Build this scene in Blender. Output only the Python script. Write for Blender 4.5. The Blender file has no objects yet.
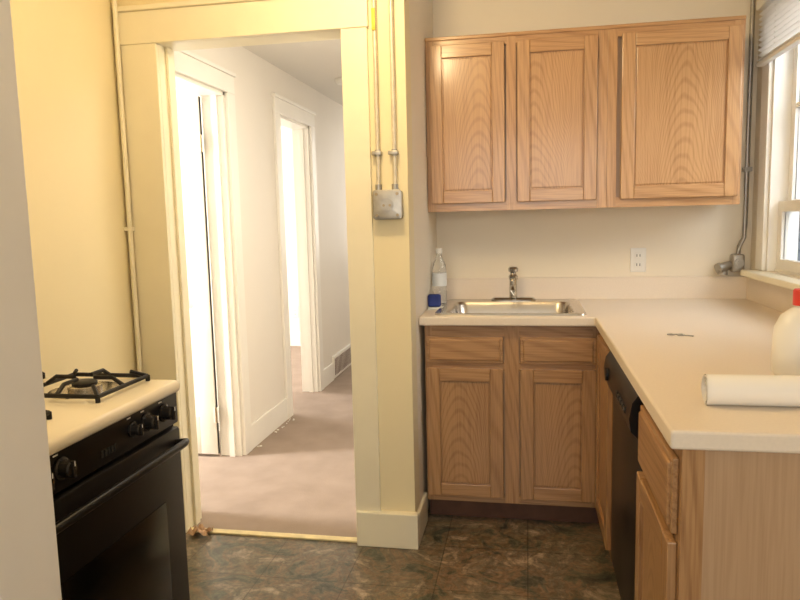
import bpy, bmesh, math, random
from mathutils import Vector, Matrix
random.seed(4)
scene=bpy.context.scene
try:
    scene.view_settings.view_transform='Standard'
    scene.view_settings.look='None'
except Exception: pass

# ------------------------------------------------------------ materials
def new_mat(name):
    m=bpy.data.materials.new(name); m.use_nodes=True
    nt=m.node_tree; b=nt.nodes['Principled BSDF']
    return m,nt,b
def simple(name,col,rough=.5,metal=0,spec=.5,bump=0,bscale=80,var=0.0,vscale=3,trans=0,emis=None,estr=0):
    m,nt,b=new_mat(name)
    b.inputs['Base Color'].default_value=(*col,1); b.inputs['Roughness'].default_value=rough
    b.inputs['Metallic'].default_value=metal; b.inputs['Specular IOR Level'].default_value=spec
    if trans: b.inputs['Transmission Weight'].default_value=trans
    if emis:
        b.inputs['Emission Color'].default_value=(*emis,1); b.inputs['Emission Strength'].default_value=estr
    tc=nt.nodes.new('ShaderNodeTexCoord')
    if var:
        n=nt.nodes.new('ShaderNodeTexNoise'); n.inputs['Scale'].default_value=vscale; n.inputs['Detail'].default_value=5
        nt.links.new(tc.outputs['Object'],n.inputs['Vector'])
        r=nt.nodes.new('ShaderNodeValToRGB')
        r.color_ramp.elements[0].position=.3; r.color_ramp.elements[1].position=.7
        r.color_ramp.elements[0].color=(*[c*(1-var) for c in col],1)
        r.color_ramp.elements[1].color=(*[min(1,c*(1+var*.5)) for c in col],1)
        nt.links.new(n.outputs['Fac'],r.inputs['Fac']); nt.links.new(r.outputs['Color'],b.inputs['Base Color'])
    if bump:
        n=nt.nodes.new('ShaderNodeTexNoise'); n.inputs['Scale'].default_value=bscale; n.inputs['Detail'].default_value=3
        nt.links.new(tc.outputs['Object'],n.inputs['Vector'])
        bp=nt.nodes.new('ShaderNodeBump'); bp.inputs['Strength'].default_value=bump; bp.inputs['Distance'].default_value=.005
        nt.links.new(n.outputs['Fac'],bp.inputs['Height']); nt.links.new(bp.outputs['Normal'],b.inputs['Normal'])
    return m
def oak(name,axis,light=(.56,.325,.145),dark=(.33,.16,.058),rough=.36,contrast=1.0,arch=None):
    """arch=(u_axis,u_centre): plain-sawn board with cathedral growth rings about u_centre"""
    m,nt,b=new_mat(name); L=nt.links.new
    tc=nt.nodes.new('ShaderNodeTexCoord')
    def mapped(g):
        s=[1,1,1]; s[axis]=g
        mp=nt.nodes.new('ShaderNodeMapping'); mp.inputs['Scale'].default_value=s
        L(tc.outputs['Object'],mp.inputs['Vector']); return mp.outputs['Vector']
    def math_(op,a,bv,cv=None):
        q=nt.nodes.new('ShaderNodeMath'); q.operation=op
        for i,x in enumerate((a,bv,cv)):
            if x is None: continue
            if isinstance(x,(int,float)): q.inputs[i].default_value=x
            else: L(x,q.inputs[i])
        return q.outputs[0]
    if arch:
        sp=nt.nodes.new('ShaderNodeSeparateXYZ'); L(tc.outputs['Object'],sp.inputs['Vector'])
        nn=nt.nodes.new('ShaderNodeTexNoise'); nn.inputs['Scale'].default_value=7; nn.inputs['Detail'].default_value=2
        L(mapped(.35),nn.inputs['Vector'])
        nd=math_('SUBTRACT',nn.outputs['Fac'],.5)
        u=math_('SUBTRACT',sp.outputs[arch[0]],arch[1])
        u=math_('ADD',u,math_('MULTIPLY',nd,.06))
        u2=math_('MULTIPLY',math_('MULTIPLY',u,u),30.0)
        v=math_('ADD',u2,sp.outputs['Z'])
        v=math_('ADD',v,math_('MULTIPLY',nd,.12))
        wf=math_('MULTIPLY_ADD',math_('SINE',math_('MULTIPLY',v,110.0),0),.5,.5)
    else:
        w=nt.nodes.new('ShaderNodeTexWave'); w.wave_type='BANDS'; w.bands_direction='DIAGONAL'
        w.inputs['Scale'].default_value=19; w.inputs['Distortion'].default_value=17; w.inputs['Detail'].default_value=1.2
        w.inputs['Detail Scale'].default_value=.33; w.inputs['Detail Roughness'].default_value=.4
        L(mapped(.12),w.inputs['Vector']); wf=w.outputs['Fac']
    n=nt.nodes.new('ShaderNodeTexNoise'); n.inputs['Scale'].default_value=210; n.inputs['Detail'].default_value=3
    L(mapped(.025),n.inputs['Vector'])
    n2=nt.nodes.new('ShaderNodeTexNoise'); n2.inputs['Scale'].default_value=6; n2.inputs['Detail'].default_value=2
    L(mapped(.15),n2.inputs['Vector'])
    r1=nt.nodes.new('ShaderNodeValToRGB'); r1.color_ramp.elements[0].position=.0; r1.color_ramp.elements[1].position=.5
    r1.color_ramp.elements[0].color=(0,0,0,1); r1.color_ramp.elements[1].color=(1,1,1,1)
    L(wf,r1.inputs['Fac'])
    r2=nt.nodes.new('ShaderNodeValToRGB'); r2.color_ramp.elements[0].position=.36; r2.color_ramp.elements[1].position=.56
    r2.color_ramp.elements[0].color=(0,0,0,1); r2.color_ramp.elements[1].color=(1,1,1,1)
    L(n.outputs['Fac'],r2.inputs['Fac'])
    a=math_('MULTIPLY',r1.outputs['Color'],.26*contrast)
    c=math_('MULTIPLY_ADD',r2.outputs['Color'],.30,a)
    d=math_('MULTIPLY_ADD',n2.outputs['Fac'],.5,c)
    r=nt.nodes.new('ShaderNodeValToRGB')
    r.color_ramp.elements[0].position=.08; r.color_ramp.elements[1].position=.85
    r.color_ramp.elements[0].color=(*dark,1); r.color_ramp.elements[1].color=(*light,1)
    L(d,r.inputs['Fac']); L(r.outputs['Color'],b.inputs['Base Color'])
    b.inputs['Roughness'].default_value=rough
    b.inputs['Coat Weight'].default_value=.4; b.inputs['Coat Roughness'].default_value=.17
    return m
OAKZ=oak('oak_grain_vertical',2); OAKX=oak('oak_grain_x',0); OAKY=oak('oak_grain_y',1)
shaded_oak=dict(light=(.46,.26,.115),dark=(.25,.118,.044))  # same oak darkened for base units: counter-overhang shade put into the colour
OBZ=oak('oak_base_shaded_vertical',2,**shaded_oak); OBX=oak('oak_base_shaded_x',0,**shaded_oak); OBY=oak('oak_base_shaded_y',1,**shaded_oak)
OAKP=oak('oak_veneer_end',2,(.50,.335,.20),(.40,.25,.135),.5,.4)
def tile():
    m,nt,b=new_mat('slate_vinyl_tile'); L=nt.links.new
    tc=nt.nodes.new('ShaderNodeTexCoord')
    br=nt.nodes.new('ShaderNodeTexBrick'); br.offset=0; br.squash=1
    br.inputs['Scale'].default_value=1; br.inputs['Brick Width'].default_value=.33; br.inputs['Row Height'].default_value=.33
    br.inputs['Mortar Size'].default_value=.003; br.inputs['Mortar Smooth'].default_value=.6
    br.inputs['Color1'].default_value=(1.15,1.05,.95,1); br.inputs['Color2'].default_value=(.85,.88,.83,1)
    br.inputs['Mortar'].default_value=(.5,.48,.45,1)
    n=nt.nodes.new('ShaderNodeTexNoise'); n.inputs['Scale'].default_value=6; n.inputs['Detail'].default_value=9; n.inputs['Roughness'].default_value=.68; n.inputs['Distortion'].default_value=1.3
    n3=nt.nodes.new('ShaderNodeTexNoise'); n3.inputs['Scale'].default_value=24; n3.inputs['Detail'].default_value=6; n3.inputs['Roughness'].default_value=.75; n3.inputs['Distortion'].default_value=1
    for q in (br,n,n3): L(tc.outputs['Object'],q.inputs['Vector'])
    r=nt.nodes.new('ShaderNodeValToRGB'); E=r.color_ramp.elements
    E[0].position=.34; E[0].color=(.045,.045,.032,1); E[1].position=.66; E[1].color=(.36,.30,.23,1)
    for p,c in ((.42,(.10,.105,.078,1)),(.48,(.20,.13,.08,1)),(.53,(.13,.12,.088,1)),(.58,(.23,.18,.13,1))):
        e=E.new(p); e.color=c
    L(n.outputs['Fac'],r.inputs['Fac'])
    r3=nt.nodes.new('ShaderNodeValToRGB'); r3.color_ramp.elements[0].position=.38; r3.color_ramp.elements[1].position=.62
    r3.color_ramp.elements[0].color=(.6,.6,.6,1); r3.color_ramp.elements[1].color=(1.35,1.35,1.35,1)
    L(n3.outputs['Fac'],r3.inputs['Fac'])
    def mul(A,Bs):
        mx=nt.nodes.new('ShaderNodeMix'); mx.data_type='RGBA'; mx.blend_type='MULTIPLY'; mx.inputs['Factor'].default_value=1
        L(A,mx.inputs['A']); L(Bs,mx.inputs['B']); return mx.outputs['Result']
    L(mul(mul(br.outputs['Color'],r.outputs['Color']),r3.outputs['Color']),b.inputs['Base Color'])
    b.inputs['Roughness'].default_value=.30
    bp=nt.nodes.new('ShaderNodeBump'); bp.inputs['Strength'].default_value=.18; bp.inputs['Distance'].default_value=.004
    L(n3.outputs['Fac'],bp.inputs['Height']); L(bp.outputs['Normal'],b.inputs['Normal'])
    return m
TILE=tile()
CARPET=simple('carpet_taupe',(.37,.29,.235),.95,spec=.1,bump=.6,bscale=350,var=.12,vscale=6)
WALLY=simple('wall_paint_yellow',(.85,.75,.49),.6,bump=.06,bscale=40,var=.03,vscale=2)
WALLC=simple('wall_paint_cream',(.84,.76,.61),.6,bump=.06,bscale=40,var=.03,vscale=2)
WALLW=simple('wall_paint_white',(.83,.78,.70),.6,bump=.06,bscale=40,var=.03,vscale=2)
WALLG=simple('wall_paint_gray_white',(.80,.78,.75),.6,bump=.08,bscale=40,var=.05,vscale=4)
TRIMY=simple('trim_paint_cream',(.87,.81,.62),.38,bump=.05,bscale=15,var=.04,vscale=5)
TRIMW=simple('trim_paint_white',(.88,.85,.78),.4,bump=.05,bscale=15,var=.03,vscale=5)
CEIL=simple('ceiling_paint',(.72,.69,.63),.8)
LAM=simple('laminate_cream',(.80,.70,.575),.38,var=.03,vscale=150)
STEEL=simple('stainless_steel',(.62,.58,.52),.25,metal=1,bump=.03,bscale=200)
GALV=simple('galvanized_metal',(.42,.40,.36),.42,metal=.85,var=.15,vscale=30)
GALVP=simple('painted_conduit',(.66,.60,.46),.4,metal=.3,var=.15,vscale=30)
CHROME=simple('chrome',(.50,.48,.44),.15,metal=1)
BLACK=simple('black_enamel',(.006,.005,.005),.34,spec=.25)
BLACKK=simple('black_knob_plastic',(.018,.016,.015),.25,spec=.5)
BLACKM=simple('black_cast_iron',(.012,.011,.011),.5,spec=.3)
BGLASS=simple('black_oven_glass',(.003,.003,.003),.2,spec=.25)
ENAM=simple('enamel_cream',(.84,.77,.62),.22)
WHITEP=simple('white_plastic',(.82,.80,.74),.35)
BLIND=simple('white_blind_slat',(.93,.92,.89),.4)
PAPER=simple('white_paper',(.90,.87,.81),.7)
RED=simple('red_plastic',(.6,.03,.02),.35)
BLUE=simple('blue_sponge',(.02,.04,.22),.7,bump=.4,bscale=150)
CLEAR=simple('clear_plastic',(.9,.92,.92),.08,trans=.9)
LABEL=simple('label_paper',(.75,.78,.78),.5)
BRASS=simple('hinge_metal',(.35,.28,.18),.4,metal=.9)
WOODS=simple('threshold_strip_wood',(.80,.68,.38),.6,var=.2,vscale=20)
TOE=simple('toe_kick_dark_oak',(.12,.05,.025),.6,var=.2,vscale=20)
GLASS=simple('window_glass',(1,1,1),.0,trans=1)
for n_ in GLASS.node_tree.nodes:
    if n_.type=='BSDF_PRINCIPLED': n_.inputs['IOR'].default_value=1.02
SIDING=simple('neighbor_siding',(.24,.25,.25),.8,var=.2,vscale=1.5)
DARK=simple('dark_gap',(.01,.01,.01),.8)
TAN=simple('tan_paper',(.55,.36,.22),.8,var=.3,vscale=40)
BULB=simple('frosted_glass_globe',(1,.9,.7),.4,emis=(1,.72,.32),estr=30)
YWIRE=simple('yellow_tag',(.8,.6,.05),.5)

# ------------------------------------------------------------ builder
class B:
    def __init__(s,name):
        s.name=name; s.bm=bmesh.new(); s.mats=[]
    def mi(s,m):
        if m not in s.mats: s.mats.append(m)
        return s.mats.index(m)
    def add(s,bm,mat,smooth=False):
        i=s.mi(mat)
        for f in bm.faces: f.material_index=i; f.smooth=smooth
        me=bpy.data.meshes.new('t'); bm.to_mesh(me); bm.free(); s.bm.from_mesh(me); bpy.data.meshes.remove(me)
    def box(s,x0,x1,y0,y1,z0,z1,mat,bev=0,seg=2,M=None):
        bm=bmesh.new(); bmesh.ops.create_cube(bm,size=1)
        x0,x1=min(x0,x1),max(x0,x1);y0,y1=min(y0,y1),max(y0,y1);z0,z1=min(z0,z1),max(z0,z1)
        for v in bm.verts: v.co=Vector(((x0+x1)/2+v.co.x*(x1-x0),(y0+y1)/2+v.co.y*(y1-y0),(z0+z1)/2+v.co.z*(z1-z0)))
        if bev: bmesh.ops.bevel(bm,geom=list(bm.edges),offset=bev,segments=seg,affect='EDGES',profile=.5)
        if M is not None: bmesh.ops.transform(bm,matrix=M,verts=bm.verts)
        s.add(bm,mat); return s
    def cyl(s,p0,p1,r,mat,r2=None,seg=20,cap=True):
        p0=Vector(p0);p1=Vector(p1); d=p1-p0
        bm=bmesh.new(); bmesh.ops.create_cone(bm,cap_ends=cap,segments=seg,radius1=r,radius2=r if r2 is None else r2,depth=d.length)
        M=Matrix.Translation((p0+p1)/2)@d.to_track_quat('Z','Y').to_matrix().to_4x4()
        bmesh.ops.transform(bm,matrix=M,verts=bm.verts)
        s.add(bm,mat,True); return s
    def lathe(s,prof,mat,M=None,seg=28):
        bm=bmesh.new(); rings=[]
        for r,z in prof:
            rings.append([bm.verts.new((max(r,1e-4)*math.cos(2*math.pi*k/seg),max(r,1e-4)*math.sin(2*math.pi*k/seg),z)) for k in range(seg)])
        for a,b in zip(rings[:-1],rings[1:]):
            for k in range(seg): bm.faces.new((a[k],a[(k+1)%seg],b[(k+1)%seg],b[k]))
        if prof[0][0]>1e-3: bm.faces.new(rings[0][::-1])
        if prof[-1][0]>1e-3: bm.faces.new(rings[-1])
        if M is not None: bmesh.ops.transform(bm,matrix=M,verts=bm.verts)
        bmesh.ops.recalc_face_normals(bm,faces=bm.faces)
        s.add(bm,mat,True); return s
    def tube(s,path,r,mat,seg=14):
        pts=[Vector(p) for p in path]; bm=bmesh.new(); rings=[]
        up=Vector((0.13,.21,.97))
        for i,p in enumerate(pts):
            d=(pts[min(i+1,len(pts)-1)]-pts[max(i-1,0)]).normalized()
            a=d.cross(up)
            if a.length<.1: a=d.cross(Vector((1,0,0)))
            a.normalize(); b=d.cross(a)
            rings.append([bm.verts.new(p+r*(a*math.cos(2*math.pi*k/seg)+b*math.sin(2*math.pi*k/seg))) for k in range(seg)])
        for a,b in zip(rings[:-1],rings[1:]):
            for k in range(seg): bm.faces.new((a[k],a[(k+1)%seg],b[(k+1)%seg],b[k]))
        bm.faces.new(rings[0][::-1]); bm.faces.new(rings[-1])
        bmesh.ops.recalc_face_normals(bm,faces=bm.faces)
        s.add(bm,mat,True); return s
    def loft(s,loops,mat,close_end=True,smooth=True):
        bm=bmesh.new(); rings=[[bm.verts.new(p) for p in L] for L in loops]; n=len(rings[0])
        for a,b in zip(rings[:-1],rings[1:]):
            for k in range(n): bm.faces.new((a[k],a[(k+1)%n],b[(k+1)%n],b[k]))
        if close_end: bm.faces.new(rings[-1])
        bmesh.ops.recalc_face_normals(bm,faces=bm.faces)
        s.add(bm,mat,smooth); return s
    def slab(s,xs,ys,skip,z0,z1,mat,bev):
        bm=bmesh.new(); V={}
        def v(i,j):
            if (i,j) not in V: V[(i,j)]=bm.verts.new((xs[i],ys[j],z0))
            return V[(i,j)]
        fs=[]
        for i in range(len(xs)-1):
            for j in range(len(ys)-1):
                if (i,j) in skip: continue
                fs.append(bm.faces.new((v(i,j),v(i+1,j),v(i+1,j+1),v(i,j+1))))
        ex=bmesh.ops.extrude_face_region(bm,geom=fs)
        for e in ex['geom']:
            if isinstance(e,bmesh.types.BMVert): e.co.z=z1
        for f in list(bm.faces): f.normal_update()
        bmesh.ops.recalc_face_normals(bm,faces=bm.faces)
        if bev:
            ed=[e for e in bm.edges if len(e.link_faces)==2 and e.calc_face_angle(0)>1]
            bmesh.ops.bevel(bm,geom=ed,offset=bev,segments=3,affect='EDGES',profile=.5)
        s.add(bm,mat); return s
    def done(s,autosmooth=True):
        me=bpy.data.meshes.new(s.name)
        s.bm.to_mesh(me); s.bm.free()
        for m in s.mats: me.materials.append(m)
        o=bpy.data.objects.new(s.name,me); scene.collection.objects.link(o)
        if autosmooth and any(p.use_smooth for p in me.polygons):
            try:
                me.set_sharp_from_angle(angle=math.radians(40))
            except Exception: pass
        return o
def rr(cx,cy,hx,hy,r,z,n=6):
    L=[]
    for (sx,sy,a0) in ((1,1,0),(-1,1,90),(-1,-1,180),(1,-1,270)):
        for k in range(n+1):
            a=math.radians(a0+90*k/n)
            L.append((cx+sx*(hx-r)+r*math.cos(a),cy+sy*(hy-r)+r*math.sin(a),z))
    return L

# ------------------------------------------------------------ key dims
YB=3.4536; XL=-.448; XW=1.025; YD=2.6286; XWL=-1.625; CEILK=2.5; XH=-1.598; ZH=2.32
XOL=-1.446; XOR=-.69; ZOD=2.038

# ------------------------------------------------------------ shell
B('floor').box(XWL-.12,XW+.12,-1.7,YD,-.08,0,TILE).box(XL-.1,XW+.12,YD,YB+.1,-.08,0,TILE).done()
B('floor_carpet').box(-4.7,XL-.1,YD,8.1,-.08,.004,CARPET).done()
B('ceiling').box(XWL-.12,XW+.12,-1.7,YD+.12,CEILK,CEILK+.08,CEIL).box(XL-.12,XW+.12,YD+.12,YB+.12,CEILK,CEILK+.08,CEIL).done()
B('ceiling_hall').box(-4.7,XL-.12,YD+.12,8.1,ZH,ZH+.08,CEIL).done()
B('wall_left').box(XWL-.12,XWL,-1.7,YD+.0,0,CEILK,WALLY).done()
B('wall_doorway').box(-1.76,XOL-.02,YD,YD+.12,0,CEILK,WALLY).box(XOR+.02,XL,YD,YD+.12,0,CEILK,WALLY).box(XOL-.02,XOR+.02,YD,YD+.12,ZOD+.02,CEILK,WALLY).done()
B('wall_return').box(XL-.12,XL,YD+.12,YB+.12,0,CEILK,WALLC).done()
B('wall_back').box(XL,XW+.12,YB,YB+.12,0,CEILK,WALLC).done()
WY0,WY1,WZ0,WZ1=2.22,3.24,1.06,2.2
B('wall_right').box(XW,XW+.12,-1.7,WY0,0,CEILK,WALLC).box(XW,XW+.12,WY1,YB,0,CEILK,WALLC).box(XW,XW+.12,WY0,WY1,0,WZ0,WALLC).box(XW,XW+.12,WY0,WY1,WZ1,CEILK,WALLC).done()
b=B('wall_front'); b.box(XWL,-.9,-1.7,-1.6,0,CEILK,WALLC).box(.9,XW,-1.7,-1.6,0,CEILK,WALLC).box(-.9,.9,-1.7,-1.6,0,.9,WALLC).box(-.9,.9,-1.7,-1.6,2.2,CEILK,WALLC); b.done()
b=B('added_window_front')  # unseen rear window, invented as an opening for the fill light
for x in (-.9,-.03,.84): b.box(x,x+.06,-1.68,-1.62,.9,2.2,TRIMW)
b.box(-.9,.9,-1.68,-1.62,.9,.96,TRIMW).box(-.9,.9,-1.68,-1.62,2.14,2.2,TRIMW).box(-.9,.9,-1.68,-1.62,1.5,1.55,TRIMW); b.done()
B('wall_partition').box(XWL,-.747,.81,.94,0,CEILK,WALLG,.004).done()

# hall left wall with two doorways
T=.12; D1=(2.80,3.57); D2=(4.38,5.03); ZD=2.02
b=B('wall_hall_left')
for y0,y1 in ((YD+.12,D1[0]),(D1[1],D2[0]),(D2[1],8.1)): b.box(XH-T,XH,y0,y1,0,ZH,WALLW)
for y0,y1 in (D1,D2): b.box(XH-T,XH,y0,y1,ZD,ZH,WALLW)
b.done()
B('wall_hall_right').box(XL-.12,XL,YB+.12,8.1,0,ZH,WALLW).done()
B('wall_hall_end').box(-4.7,XL,8.1,8.2,0,ZH,WALLW).done()
b=B('wall_bedroom'); b.box(-4.7,XH-T,4.0,4.1,0,ZH,WALLW).box(-4.7,XH-T,6.9,7.0,0,ZH,WALLW).box(-4.8,-4.7,YD,8.2,0,ZH,WALLW).box(-4.7,-1.76,YD+.02,YD+.12,0,ZH,WALLW); b.done()
def hall_trim(name,y0,y1):
    b=B(name)
    w=.095; xs=XH
    b.box(xs,xs+.02,y0-w,y0,0,ZD,TRIMW,.003).box(xs,xs+.02,y1,y1+w,0,ZD,TRIMW,.003)
    b.box(xs,xs+.02,y0-w,y1+w,ZD,ZD+w,TRIMW,.003).box(xs,xs+.03,y0-w-.01,y1+w+.01,ZD+w,ZD+w+.02,TRIMW,.003)
    b.box(xs-T-.005,xs,y0,y0+.018,0,ZD,TRIMW).box(xs-T-.005,xs,y1-.018,y1,0,ZD,TRIMW).box(xs-T-.005,xs,y0,y1,ZD-.018,ZD,TRIMW)
    b.box(xs-.065,xs-.035,y1-.032,y1-.018,0,ZD-.018,TRIMW).box(xs-.065,xs-.035,y0+.018,y0+.032,0,ZD-.018,TRIMW)
    b.done()
hall_trim('trim_door_hall',*D1); hall_trim('trim_door_bedroom',*D2)
b=B('baseboard_hall')
b.box(XH,XH+.016,D1[1]+.095,D2[0]-.095,0,.15,TRIMW,.004).box(XH,XH+.016,D2[1]+.095,5.42,0,.15,TRIMW,.004).box(XH,XH+.016,6.02,8.1,0,.15,TRIMW,.004)
b.box(XL-.136,XL-.12,YD+.12,8.1,0,.15,TRIMW,.004).box(-4.7,XH-T,6.884,6.9,0,.15,TRIMW,.004).box(-4.7,XH-T,3.984,4.0,0,.15,TRIMW,.004)
b.done()
b=B('door_hall')
dx1=XH-T-.009; dx0=dx1-.74; dy0=D1[1]-.05; dy1=D1[1]-.015
b.box(dx0,dx1,dy0+.008,dy1-.008,.02,ZD-.02,TRIMW)
for (x0,x1,z0,z1) in ((dx0,dx0+.1,.02,ZD-.02),(dx1-.1,dx1,.02,ZD-.02),(dx0+.1,dx1-.1,.02,.24),(dx0+.1,dx1-.1,.86,.98),(dx0+.1,dx1-.1,1.9,ZD-.02)):
    b.box(x0,x1,dy0,dy1,z0,z1,TRIMW,.003)
for z in (.25,1.75):
    b.cyl((dx1+.004,dy0-.002,z-.045),(dx1+.004,dy0-.002,z+.045),.006,BRASS,seg=10)
    b.box(dx1-.012,dx1+.016,dy0-.003,dy0,z-.045,z+.045,TRIMW)
b.lathe([(.012,0),(.012,.03),(.026,.04),(.028,.055),(.018,.07),(0,.072)],BRASS,Matrix.Translation((dx0+.06,dy0,.92))@Matrix.Rotation(math.radians(90),4,'X'))
b.done()
b=B('trim_doorway'); yf=YD-.02
b.box(-1.60,XOL,yf,YD,0,ZOD,TRIMY,.003).box(XOR,-.588,yf,YD,0,ZOD,TRIMY,.003)
b.box(-1.605,-.583,yf-.004,YD,ZOD,ZOD+.125,TRIMY,.003).box(-1.615,-.573,yf-.016,YD,ZOD+.125,ZOD+.145,TRIMY,.004)
b.box(XOL-.02,XOL,YD,YD+.125,0,ZOD+.02,TRIMY).box(XOR,XOR+.02,YD,YD+.125,0,ZOD+.02,TRIMY).box(XOL,XOR,YD,YD+.125,ZOD,ZOD+.02,TRIMY)
b.box(XOL,XOL+.012,YD+.05,YD+.09,0,ZOD,TRIMY,.002)
b.done()
B('threshold_strip').box(XOL,XOR,YD-.010,YD+.025,0.0,.008,WOODS,.002).done()
b=B('baseboard_pillar')
b.box(XOR+.005,XL+.016,YD-.036,YD-.0,0,.145,TRIMY,.004).box(XL,XL+.016,YD,2.87,0,.13,TRIMY,.004); b.done()
b=B('baseboard_left'); b.box(XWL,XWL+.016,.94,YD-.02,0,.14,TRIMY,.004); b.done()

b=B('conduit_pipe'); x,y=XWL+.022,YD-.035
b.cyl((x,y,.0),(x,y,CEILK),.010,TRIMY,seg=12)
for z in (.5,1.3): b.box(XWL,x+.012,y-.010,y+.014,z,z+.016,TRIMY)
b.done()
b=B('electrical_conduit')
for x in (-.558,-.494):
    b.cyl((x,YD-.022,1.43),(x,YD-.022,CEILK),.0085,GALVP,seg=12)
    b.cyl((x,YD-.022,1.428),(x,YD-.022,1.455),.013,GALV,seg=12)
    b.cyl((x,YD-.022,1.56),(x,YD-.022,1.585),.011,GALV,seg=12)
    b.box(x-.022,x+.014,YD-.034,YD,1.565,1.58,GALV,.002)
    b.box(x-.022,x+.014,YD-.034,YD,2.2,2.215,GALVP,.002)
b.box(-.566,-.552,YD-.037,YD-.03,2.02,2.10,YWIRE,.003)
cx,cz=-.522,1.378
def rry(cx,cz,h,r,y): return [(p[0],y,p[1]) for p in rr(cx,cz,h,h,r,0)]
b.loft([rry(cx,cz,.054,.012,YD),rry(cx,cz,.054,.012,YD-.04),rry(cx,cz,.056,.012,YD-.041),rry(cx,cz,.056,.012,YD-.046),rry(cx,cz,.05,.01,YD-.048)],GALV,smooth=False)
b.cyl((cx,YD-.052,cz),(cx,YD-.046,cz),.024,GALV,seg=20)
for sx in(-1,1):
    for sz in (-1,1): b.cyl((cx+sx*.04,YD-.053,cz+sz*.04),(cx+sx*.04,YD-.046,cz+sz*.04),.006,BRASS,seg=10)
    b.cyl((cx+sx*.012,YD-.055,cz-.003),(cx+sx*.012,YD-.049,cz-.003),.005,BRASS,seg=10)
b.done()

b=B('wall_vent'); b.box(XH,XH+.018,5.42,6.02,.01,.2,TRIMW,.004)
for k in range(14): b.box(XH+.016,XH+.021,5.45+k*.04,5.462+k*.04,.035,.175,TOE)
b.done()
B('smoke_detector').lathe([(.065,0),(.065,-.02),(.05,-.036),(0,-.038)],WHITEP,Matrix.Translation((-1.28,4.9,ZH))).done()
def outlet(name,M):
    b=B(name)
    b.box(-.036,.036,-.006,0,-.058,.058,WHITEP,.003,M=M)
    for z in (-.022,.022):
        b.box(-.017,.017,-.009,-.005,z-.014,z+.014,WHITEP,.002,M=M)
        for x in (-.007,.007): b.box(x-.0015,x+.0015,-.0095,-.008,z-.006,z+.006,DARK,M=M)
    b.done()
outlet('wall_outlet',Matrix.Translation((.523,YB,1.10)))
outlet('wall_outlet.001',Matrix.Translation((-2.42,6.9,.366)))
b=B('metal_junction_box')
b.box(.93,.985,YB-.06,YB,1.04,1.125,GALV,.012,3)
b.cyl((.957,YB-.068,1.083),(.957,YB-.06,1.083),.022,GALV)
b.cyl((.957,YB-.072,1.083),(.957,YB-.068,1.083),.010,GALV)
b.cyl((.93,YB-.03,1.075),(.885,YB-.045,1.06),.019,GALV,r2=.024)
b.cyl((.885,YB-.045,1.06),(.872,YB-.05,1.055),.028,GALV)
b.cyl((.893,YB-.045,1.075),(.893,YB-.045,1.03),.018,GALV,r2=.022)
b.tube([(.962,YB-.03,1.12),(.965,YB-.03,1.16),(.985,YB-.025,1.2),(.99,YB-.022,1.26),(.99,YB-.022,CEILK)],.010,GALV)
b.box(.972,1.008,YB-.036,YB,1.5,1.52,GALV).done()

# ------------------------------------------------------------ cabinets
def bx(b,ax,u0,u1,d0,d1,z0,z1,m,bev=0):
    if ax=='y': b.box(u0,u1,d0,d1,z0,z1,m,bev)
    else: b.box(d0,d1,u0,u1,z0,z1,m,bev)
def cdoor(b,ax,u0,u1,z0,z1,f,w=.055,t=.019,base=False,off=0):
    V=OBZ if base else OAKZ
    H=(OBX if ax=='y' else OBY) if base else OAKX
    kw=dict(shaded_oak) if base else {}
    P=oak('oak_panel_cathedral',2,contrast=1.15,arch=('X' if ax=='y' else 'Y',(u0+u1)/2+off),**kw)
    bx(b,ax,u0,u0+w,f-t,f,z0,z1,V,.003); bx(b,ax,u1-w,u1,f-t,f,z0,z1,V,.003)
    bx(b,ax,u0+w,u1-w,f-t,f,z0,z0+w,H,.003); bx(b,ax,u0+w,u1-w,f-t,f,z1-w,z1,H,.003)
    bx(b,ax,u0+w-.002,u1-w+.002,f-t+.012,f-.002,z0+w-.002,z1-w+.002,P)
    bx(b,ax,u0+w+.005,u1-w-.005,f-t+.008,f-.002,z0+w+.005,z1-w-.005,P,.003)
def drawer(b,ax,u0,u1,z0,z1,f,t=.019):
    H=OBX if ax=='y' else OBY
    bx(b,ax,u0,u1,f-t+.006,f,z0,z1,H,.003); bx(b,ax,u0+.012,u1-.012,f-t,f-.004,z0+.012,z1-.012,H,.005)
ZU0,ZU1=1.3504,2.1141; YU=3.1336+.019; XUR=.885
b=B('upper_cabinet')
b.box(XL+.001,.3395,YU+.019,YB-.001,ZU0+.012,ZU1,OAKP).box(.3405,XUR,YU+.019,YB-.001,ZU0+.012,ZU1,OAKP)
for (a,c) in ((XL+.002,.34),(.3405,XUR)):
    b.box(a,a+.04,YU,YU+.019,ZU0,ZU1,OAKZ,.001).box(c-.04,c,YU,YU+.019,ZU0,ZU1,OAKZ,.001)
    b.box(a+.04,c-.04,YU+.0005,YU+.019,ZU0,ZU0+.045,OAKX).box(a+.04,c-.04,YU+.0005,YU+.019,ZU1-.045,ZU1,OAKX)
b.box(-.09,-.048,YU-.0005,YU+.018,ZU0+.001,ZU1-.001,OAKZ)
b.box(XL+.001,XUR,YU-.006,YU+.012,ZU1-.012,ZU1+.004,OAKX,.003)
for u0,u1,o_ in ((-.428,-.097,.05),(-.043,.297,-.09),(.397,.872,.02)): cdoor(b,'y',u0,u1,ZU0+.035,ZU1-.035,YU,off=o_)
b.done()
YC=2.8436+.019
b=B('base_cabinet')
b.box(XL+.018,XW-.001,YC+.019,YB-.002,.1,.70,OAKP).box(XL+.018,XL+.03,YC+.019,YB-.002,.7,.872,OAKP)
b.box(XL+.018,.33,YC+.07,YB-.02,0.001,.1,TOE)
a,c=XL+.018,.292
b.box(a,a+.03,YC,YC+.019,.1,.874,OBZ).box(c-.03,c,YC,YC+.019,.1,.874,OBZ).box(-.095,-.035,YC-.0005,YC+.018,.101,.874,OBZ)
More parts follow.
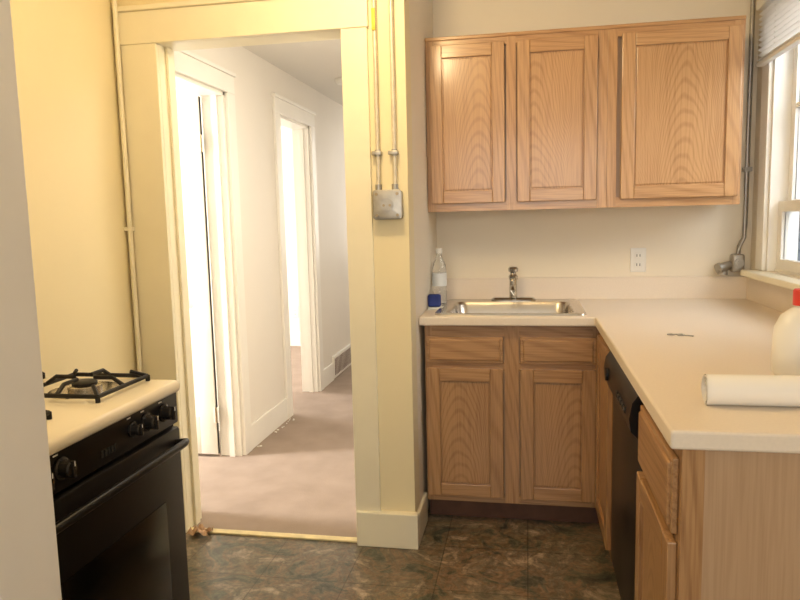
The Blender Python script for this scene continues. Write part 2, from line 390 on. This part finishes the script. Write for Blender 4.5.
for z0,z1 in ((.1,.135),(.68,.715),(.825,.874)): b.box(a+.03,c-.03,YC+.0005,YC+.019,z0,z1,OBX)
b.box(a+.03,c-.03,YC+.012,YC+.019,.135,.825,OAKP)
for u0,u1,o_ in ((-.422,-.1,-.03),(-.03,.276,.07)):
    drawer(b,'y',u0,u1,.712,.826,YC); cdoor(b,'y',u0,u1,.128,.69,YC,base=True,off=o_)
XF=.311; YN=1.336+.02
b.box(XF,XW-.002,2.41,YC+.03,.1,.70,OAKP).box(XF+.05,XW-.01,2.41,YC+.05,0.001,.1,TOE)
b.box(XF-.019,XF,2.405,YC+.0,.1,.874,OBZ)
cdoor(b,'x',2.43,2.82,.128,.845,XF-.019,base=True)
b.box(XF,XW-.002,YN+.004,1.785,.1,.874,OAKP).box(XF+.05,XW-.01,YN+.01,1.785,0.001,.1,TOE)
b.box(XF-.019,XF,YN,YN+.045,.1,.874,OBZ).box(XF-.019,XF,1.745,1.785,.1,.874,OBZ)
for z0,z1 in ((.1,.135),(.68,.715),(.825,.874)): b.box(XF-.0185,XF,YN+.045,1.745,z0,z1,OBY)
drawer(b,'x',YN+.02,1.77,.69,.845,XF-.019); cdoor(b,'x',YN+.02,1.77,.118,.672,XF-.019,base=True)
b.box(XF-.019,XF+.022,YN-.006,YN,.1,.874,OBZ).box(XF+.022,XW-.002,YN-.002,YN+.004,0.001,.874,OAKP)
b.done()
b=B('dishwasher')
b.box(XF+.02,XW-.05,1.795,2.40,.06,.86,BLACKM).box(XF-.022,XF+.02,1.795,2.40,.115,.74,BLACK,.006)
pr=[(XF+.02,.745),(XF-.03,.745),(XF-.05,.765),(XF-.055,.80),(XF-.048,.84),(XF-.03,.866),(XF+.02,.868)]
bm=bmesh.new(); A=[bm.verts.new((p[0],1.795,p[1])) for p in pr]; C=[bm.verts.new((p[0],2.40,p[1])) for p in pr]
for k in range(len(pr)): bm.faces.new((A[k],A[(k+1)%len(pr)],C[(k+1)%len(pr)],C[k]))
bm.faces.new(A[::-1]); bm.faces.new(C); bmesh.ops.recalc_face_normals(bm,faces=bm.faces); b.add(bm,BLACK,False)
for k in range(5): b.box(XF-.058,XF-.05,1.86+k*.04,1.885+k*.04,.795,.812,BLACKM,.002)
b.cyl((XF-.05,2.28,.805),(XF-.062,2.28,.805),.02,BLACKM)
b.box(XF+.03,XF+.06,1.795,2.40,0.001,.115,BLACKM)
b.box(XF-.0,XF+.03,1.795,2.40,.02,.108,BLACK,.004).done()
b=B('countertop')
b.slab([XL+.001,-.35,.19,.267,XW-.001],[1.336,2.8186,2.885,3.30,YB-.001],{(0,0),(1,0),(2,0),(1,2)},.876,.914,LAM,.006)
b.box(XL+.001,XW-.001,YB-.02,YB-.0005,.913,1.02,LAM,.003).box(XW-.02,XW-.0005,1.336,YB-.02,.913,1.02,LAM,.003)
b.done()
b=B('kitchen_sink'); cx,cy=-.075,3.12
bx_,by=-.075,3.09
b.loft([rr(cx,cy,.315,.258,.03,.9145),rr(cx,cy,.313,.256,.03,.921),rr(cx,cy,.305,.248,.03,.923),rr(bx_,by,.268,.196,.05,.920),rr(bx_,by,.258,.187,.055,.906),rr(bx_,by,.245,.178,.06,.80),rr(bx_,by,.21,.145,.06,.772),rr(bx_,by,.05,.05,.045,.766)],STEEL)
b.cyl((bx_,by,.766),(bx_,by,.770),.042,CHROME); b.cyl((bx_,by,.770),(bx_,by,.772),.02,DARK)
b.done()
b=B('faucet'); fx,fy=-.066,3.325
b.loft([rr(fx,fy,.105,.026,.025,.921),rr(fx,fy,.105,.026,.025,.928),rr(fx,fy,.095,.018,.017,.936)],CHROME)
b.cyl((fx,fy,.93),(fx,fy,1.02),.019,CHROME,r2=.017)
b.lathe([(.017,0),(.021,.006),(.022,.02),(.014,.03),(.012,.036),(.022,.042),(.024,.056),(.018,.064),(0,.066)],CHROME,Matrix.Translation((fx,fy,1.018)))
b.tube([(fx,fy,.965),(fx,fy-.04,.985),(fx,fy-.10,.998),(fx,fy-.15,.997),(fx,fy-.165,.985),(fx,fy-.167,.965)],.0105,CHROME)
b.done()
b=B('dish_soap_bottle')
M=Matrix.Translation((-.408,3.22,.915))
b.lathe([(.028,0),(.034,.006),(.034,.06),(.031,.075),(.034,.09),(.034,.15),(.03,.19),(.014,.225),(.013,.245)],CLEAR,M)
b.lathe([(.0345,.09),(.0345,.15)],LABEL,M); b.lathe([(.015,.243),(.015,.265),(0,.266)],WHITEP,M); b.done()
b=B('blue_sponge'); b.box(-.443,-.385,3.06,3.09,.923,.98,BLUE,.008); b.box(-.44,-.372,3.04,3.1,.9145,.923,WHITEP,.003); b.done()
b=B('detergent_jug'); cx,cy=.668,1.83
def el(sx,sy,z,n=32): return [(cx+sx*math.cos(2*math.pi*k/n),cy+sy*math.sin(2*math.pi*k/n),.914+z) for k in range(n)]
b.loft([el(.06,.045,.001),el(.066,.05,.008),el(.067,.05,.08),el(.064,.049,.12),el(.05,.042,.15),el(.026,.026,.168),el(.02,.02,.172),el(.02,.02,.18)],WHITEP)
b.lathe([(.024,.176),(.024,.212),(.021,.216),(0,.217)],RED,Matrix.Translation((cx,cy,.914)))
b.tube([(cx+.05,cy,1.055),(cx+.068,cy,1.06),(cx+.075,cy,1.03),(cx+.07,cy,.99),(cx+.06,cy,.975)],.009,WHITEP)
b.done()
b=B('paper_roll'); ry=1.53; rz=.9475
def spiral(x,n=90):
    out=[]
    for k in range(n):
        a=k/(n-1)*math.pi*6; r=.012+.021*k/(n-1); out.append((x,ry+r*math.cos(a-math.pi/2),rz+r*math.sin(a-math.pi/2)))
    return out
bm=bmesh.new(); L0=[bm.verts.new(p) for p in spiral(.372)]; L1=[bm.verts.new(p) for p in spiral(.66)]
for k in range(len(L0)-1): bm.faces.new((L0[k],L0[k+1],L1[k+1],L1[k]))
b.add(bm,PAPER,True)
b.cyl((.374,ry,rz),(.658,ry,rz),.0325,PAPER,cap=False,seg=40)
b.done()
b=B('key_pair')
for (x,y,a) in ((.475,2.41,.3),(.505,2.40,-.5)):
    M=Matrix.Translation((x,y,.916))@Matrix.Rotation(a,4,'Z')
    b.lathe([(.007,-.001),(.013,-.001),(.013,.0015),(.007,.0015),(.007,-.001)],GALV,M)
    b.box(.012,.04,-.004,.004,-.001,.0015,GALV,M=M)
b.done()

# ------------------------------------------------------------ stove
b=B('gas_stove'); SX=-.912; Y0,Y1=1.048,1.648; XB=-1.60
b.box(XB,SX-.02,Y0,Y1,.02,.88,BLACK)
b.box(XB,SX+.010,Y0-.002,Y1+.002,.884,.916,ENAM,.012,3)
b.box(XB,XB+.05,Y0,Y1,.91,1.0,ENAM,.01)
b.box(SX-.04,SX-.004,Y0,Y1,.800,.884,BLACK,.004)
b.box(SX-.03,SX+.002,Y0+.004,Y1-.004,.19,.792,BLACK,.008)
b.box(SX+.0,SX+.004,Y0+.10,Y1-.10,.33,.62,BGLASS,.0015)
b.box(SX-.03,SX-.002,Y0+.004,Y1-.004,.04,.182,BLACK,.008)
b.tube([(SX,Y0+.03,.752),(SX+.030,Y0+.03,.756),(SX+.034,Y0+.05,.757),(SX+.034,Y1-.05,.757),(SX+.03,Y1-.03,.756),(SX,Y1-.03,.752)],.010,BLACK)
RX=Matrix.Rotation(math.radians(90),4,'Y')
for y,rs in ((1.11,1),(1.176,1),(1.432,.8),(1.49,1),(1.572,1)):
    M=Matrix.Translation((SX-.004,y,.847))@RX@Matrix.Scale(rs,4)
    b.lathe([(.023,0),(.023,.006),(.018,.008),(.0165,.026),(.0135,.029),(0,.029)],BLACKK,M)
    b.box(-.017,.017,-.004,.004,.02,.034,BLACKK,.001,M=M)
    b.box(-.016,-.006,-.001,.001,.033,.0348,WHITEP,M=M)
    b.box(SX-.005,SX-.003,y-.018,y-.004,.875,.878,WHITEP)
for k in range(5): b.box(SX-.006,SX-.002,1.31+k*.012,1.317+k*.012,.82,.835,DARK)
def burner(cx,cy):
    M=Matrix.Translation((cx,cy,.9155))
    b.lathe([(.088,0),(.085,.003),(.06,.0005),(.04,.001)],STEEL,M)
    b.lathe([(.040,0),(.040,.014),(.030,.017)],STEEL,M); b.lathe([(.03,.014),(.03,.022),(.026,.025),(0,.025)],BLACKM,M)
    h=.108; z=.916
    def bar(p,q,w=.0055): b.tube([p,q],w,BLACKM,seg=8)
    c=[(cx-h,cy-h),(cx+h,cy-h),(cx+h,cy+h),(cx-h,cy+h)]
    for k in range(4):
        p=c[k];q=c[(k+1)%4]
        bar((*p,z+.014),(*q,z+.014)); b.tube([(*p,z+.0005),(*p,z+.016)],.006,BLACKM,seg=8)
        m=((p[0]+q[0])/2,(p[1]+q[1])/2)
        i=(cx+(m[0]-cx)*.26,cy+(m[1]-cy)*.26)
        e=(cx+(m[0]-cx)*.72,cy+(m[1]-cy)*.72)
        b.tube([(*m,z+.014),(*e,z+.034),(*i,z+.034)],.0055,BLACKM,seg=8)
        i2=(cx+(p[0]-cx)*.72,cy+(p[1]-cy)*.72)
        b.tube([(*p,z+.014),(*i2,z+.032)],.005,BLACKM,seg=8)
for cx in (-1.09,-1.40):
    burner(cx-.0,1.515); burner(cx-.025,1.165)
for x in (SX-.08,XB+.06):
    for y in (Y0+.06,Y1-.06): b.cyl((x,y,0.0),(x,y,.03),.018,BLACKM)
b.done()

# ------------------------------------------------------------ right window
b=B('window_right'); w=.09
xi=XW-.018
b.box(xi,XW,WY1,WY1+w,WZ0,WZ1+w,TRIMW,.003).box(xi,XW,WY0-w,WY0,WZ0,WZ1+w,TRIMW,.003).box(xi,XW,WY0,WY1,WZ1,WZ1+w,TRIMW,.003)
b.box(XW-.075,XW+.03,WY0-w-.02,WY1+w+.015,WZ0-.03,WZ0-.002,TRIMY,.006)
b.box(xi,XW,WY0-w,WY1+w,WZ0-.04,WZ0-.03,TRIMY)
b.box(XW,XW+.12,WY0,WY0+.015,WZ0,WZ1,TRIMW).box(XW,XW+.12,WY1-.015,WY1,WZ0,WZ1,TRIMW).box(XW,XW+.12,WY0,WY1,WZ1-.015,WZ1,TRIMW).box(XW+.03,XW+.12,WY0,WY1,WZ0-.0,WZ0+.01,TRIMW)
zm=1.34
def sash(x,z0,z1,mun=True):
    f=.045
    b.box(x,x+.03,WY0+.015,WY0+.015+f,z0,z1,TRIMW,.002).box(x,x+.03,WY1-.015-f,WY1-.015,z0,z1,TRIMW,.002)
    b.box(x,x+.03,WY0+.06,WY1-.06,z0,z0+f,TRIMW,.002).box(x,x+.03,WY0+.06,WY1-.06,z1-f,z1,TRIMW,.002)
    b.box(x+.013,x+.017,WY0+.06,WY1-.06,z0+f,z1-f,GLASS)
    zc=(z0+z1)/2
    if mun: b.box(x+.005,x+.025,WY0+.06,WY1-.06,zc-.01,zc+.01,TRIMW)
sash(XW+.035,WZ0+.01,zm+.02,False); sash(XW+.07,zm-.02,WZ1-.015)
b.done()
b=B('window_blind')
b.box(XW-.06,XW-.02,WY0-.04,WY1+.06,2.17,2.21,BLIND,.003)
z=1.958
b.box(XW-.055,XW-.025,WY0-.03,WY1+.05,1.935,1.95,BLIND,.003)
while z<2.165:
    M=Matrix.Translation((XW-.04,0,z))@Matrix.Rotation(math.radians(25),4,'Y')
    b.box(-.0125,.0125,WY0-.03,WY1+.05,-.001,.001,BLIND,M=M); z+=.021
for y in (WY0+.15,WY1-.12): b.cyl((XW-.04,y,1.94),(XW-.04,y,2.18),.0012,WHITEP,seg=6)
b.done()
b=B('neighbor_house')
b.box(3.6,3.8,-1,14,-1,4.5,SIDING)
for k in range(38): b.box(3.57,3.6,-1,14,-.9+k*.14,-.78+k*.14,SIDING)
b.done()

b=B('crumpled_paper')
bm=bmesh.new(); bmesh.ops.create_grid(bm,x_segments=7,y_segments=7,size=.045)
for v in bm.verts:
    v.co.z=.012+random.random()*.03; v.co.x+=random.uniform(-.006,.006); v.co.y*=.7
bmesh.ops.transform(bm,matrix=Matrix.Translation((-1.375,2.60,-.004)),verts=bm.verts); b.add(bm,TAN,False); b.done()
b=B('paint_chips')
for k in range(12):
    y=random.uniform(3.7,4.3); x=XH+.02+abs(random.gauss(0,.012)); s=random.uniform(.003,.008)
    M=Matrix.Translation((x+.01,y,.006))@Matrix.Rotation(random.random()*3,4,'Z')
    b.box(-s,s,-s*.6,s*.6,-.002,.003,TRIMW,M=M)
b.done()

# ------------------------------------------------------------ lamps
b=B('ceiling_light'); LX,LY=-.52,1.9
b.lathe([(.09,0),(.09,-.02),(.05,-.03)],BRASS,Matrix.Translation((LX,LY,CEILK)))
b.lathe([(.05,-.03),(.085,-.06),(.1,-.1),(.085,-.145),(.04,-.17),(0,-.175)],BULB,Matrix.Translation((LX,LY,CEILK))); b.done()
def light(name,t,loc,energy,col,size=.1,sy=None,target=None):
    l=bpy.data.lights.new(name,t); l.energy=energy; l.color=col
    if t=='AREA':
        l.shape='RECTANGLE'; l.size=size; l.size_y=sy or size
    elif t=='POINT': l.shadow_soft_size=size
    o=bpy.data.objects.new(name,l); o.location=loc; scene.collection.objects.link(o)
    if target is not None: o.rotation_euler=(Vector(target)-Vector(loc)).to_track_quat('-Z','Y').to_euler()
    return o
light('kitchen_bulb','POINT',(LX,LY,CEILK-.24),20,(1,.74,.42),.06)
light('window_daylight','AREA',(1.75,2.2,2.25),38,(.94,.97,1),1.2,1.2,(.3,2.4,1.0))
light('camera_fill','AREA',(0,-1.85,1.6),38,(1,.95,.87),1.7,1.2,(0,1,1.2))  # added fill from behind the camera, through the invented rear window
light('bedroom_fill','AREA',(-4.5,5.4,1.5),130,(1,.97,.93),1.4,1.4,(-1.7,5.2,1.2))  # added lamp inside the windowless bedroom, stands in for assumed daylight
light('side_room_fill','AREA',(-3.6,2.95,1.5),110,(1,.97,.93),.3,1.4,(-1.7,3.4,1.1))  # added lamp in the closed side room, no window built; brightens the door
light('hall_end_fill','AREA',(-1.0,7.9,1.6),24,(1,.96,.9),1.0,1.4,(-1.1,4,1.0))  # added fill at the closed hall end, brightens the hall
light('hall_ceiling_fill','AREA',(-.85,3.2,2.30),8,(1,.93,.82),.4,.4,(-1.2,3.5,0))  # added fill under the hall ceiling, no fixture there

wd=bpy.data.worlds.new('world'); scene.world=wd; wd.use_nodes=True
nt=wd.node_tree; bg=nt.nodes['Background']
bg.inputs['Color'].default_value=(.85,.92,1,1); bg.inputs['Strength'].default_value=1.2

# ------------------------------------------------------------ camera
f,yaw,pitch,roll,h=688.35,.1842,.1181,.0238,1.3253
F=Vector((-math.sin(yaw)*math.cos(pitch),math.cos(yaw)*math.cos(pitch),-math.sin(pitch)))
R=Vector((math.cos(yaw),math.sin(yaw),0)); U=R.cross(F)
R2=math.cos(roll)*R-math.sin(roll)*U; U2=R2.cross(F)
cam=bpy.data.cameras.new('camera'); co=bpy.data.objects.new('camera',cam); scene.collection.objects.link(co)
cam.sensor_width=36; cam.lens=f/800*36; cam.clip_start=.02
M=Matrix(((R2.x,U2.x,-F.x,0),(R2.y,U2.y,-F.y,0),(R2.z,U2.z,-F.z,h),(0,0,0,1)))
co.matrix_world=M
scene.camera=co
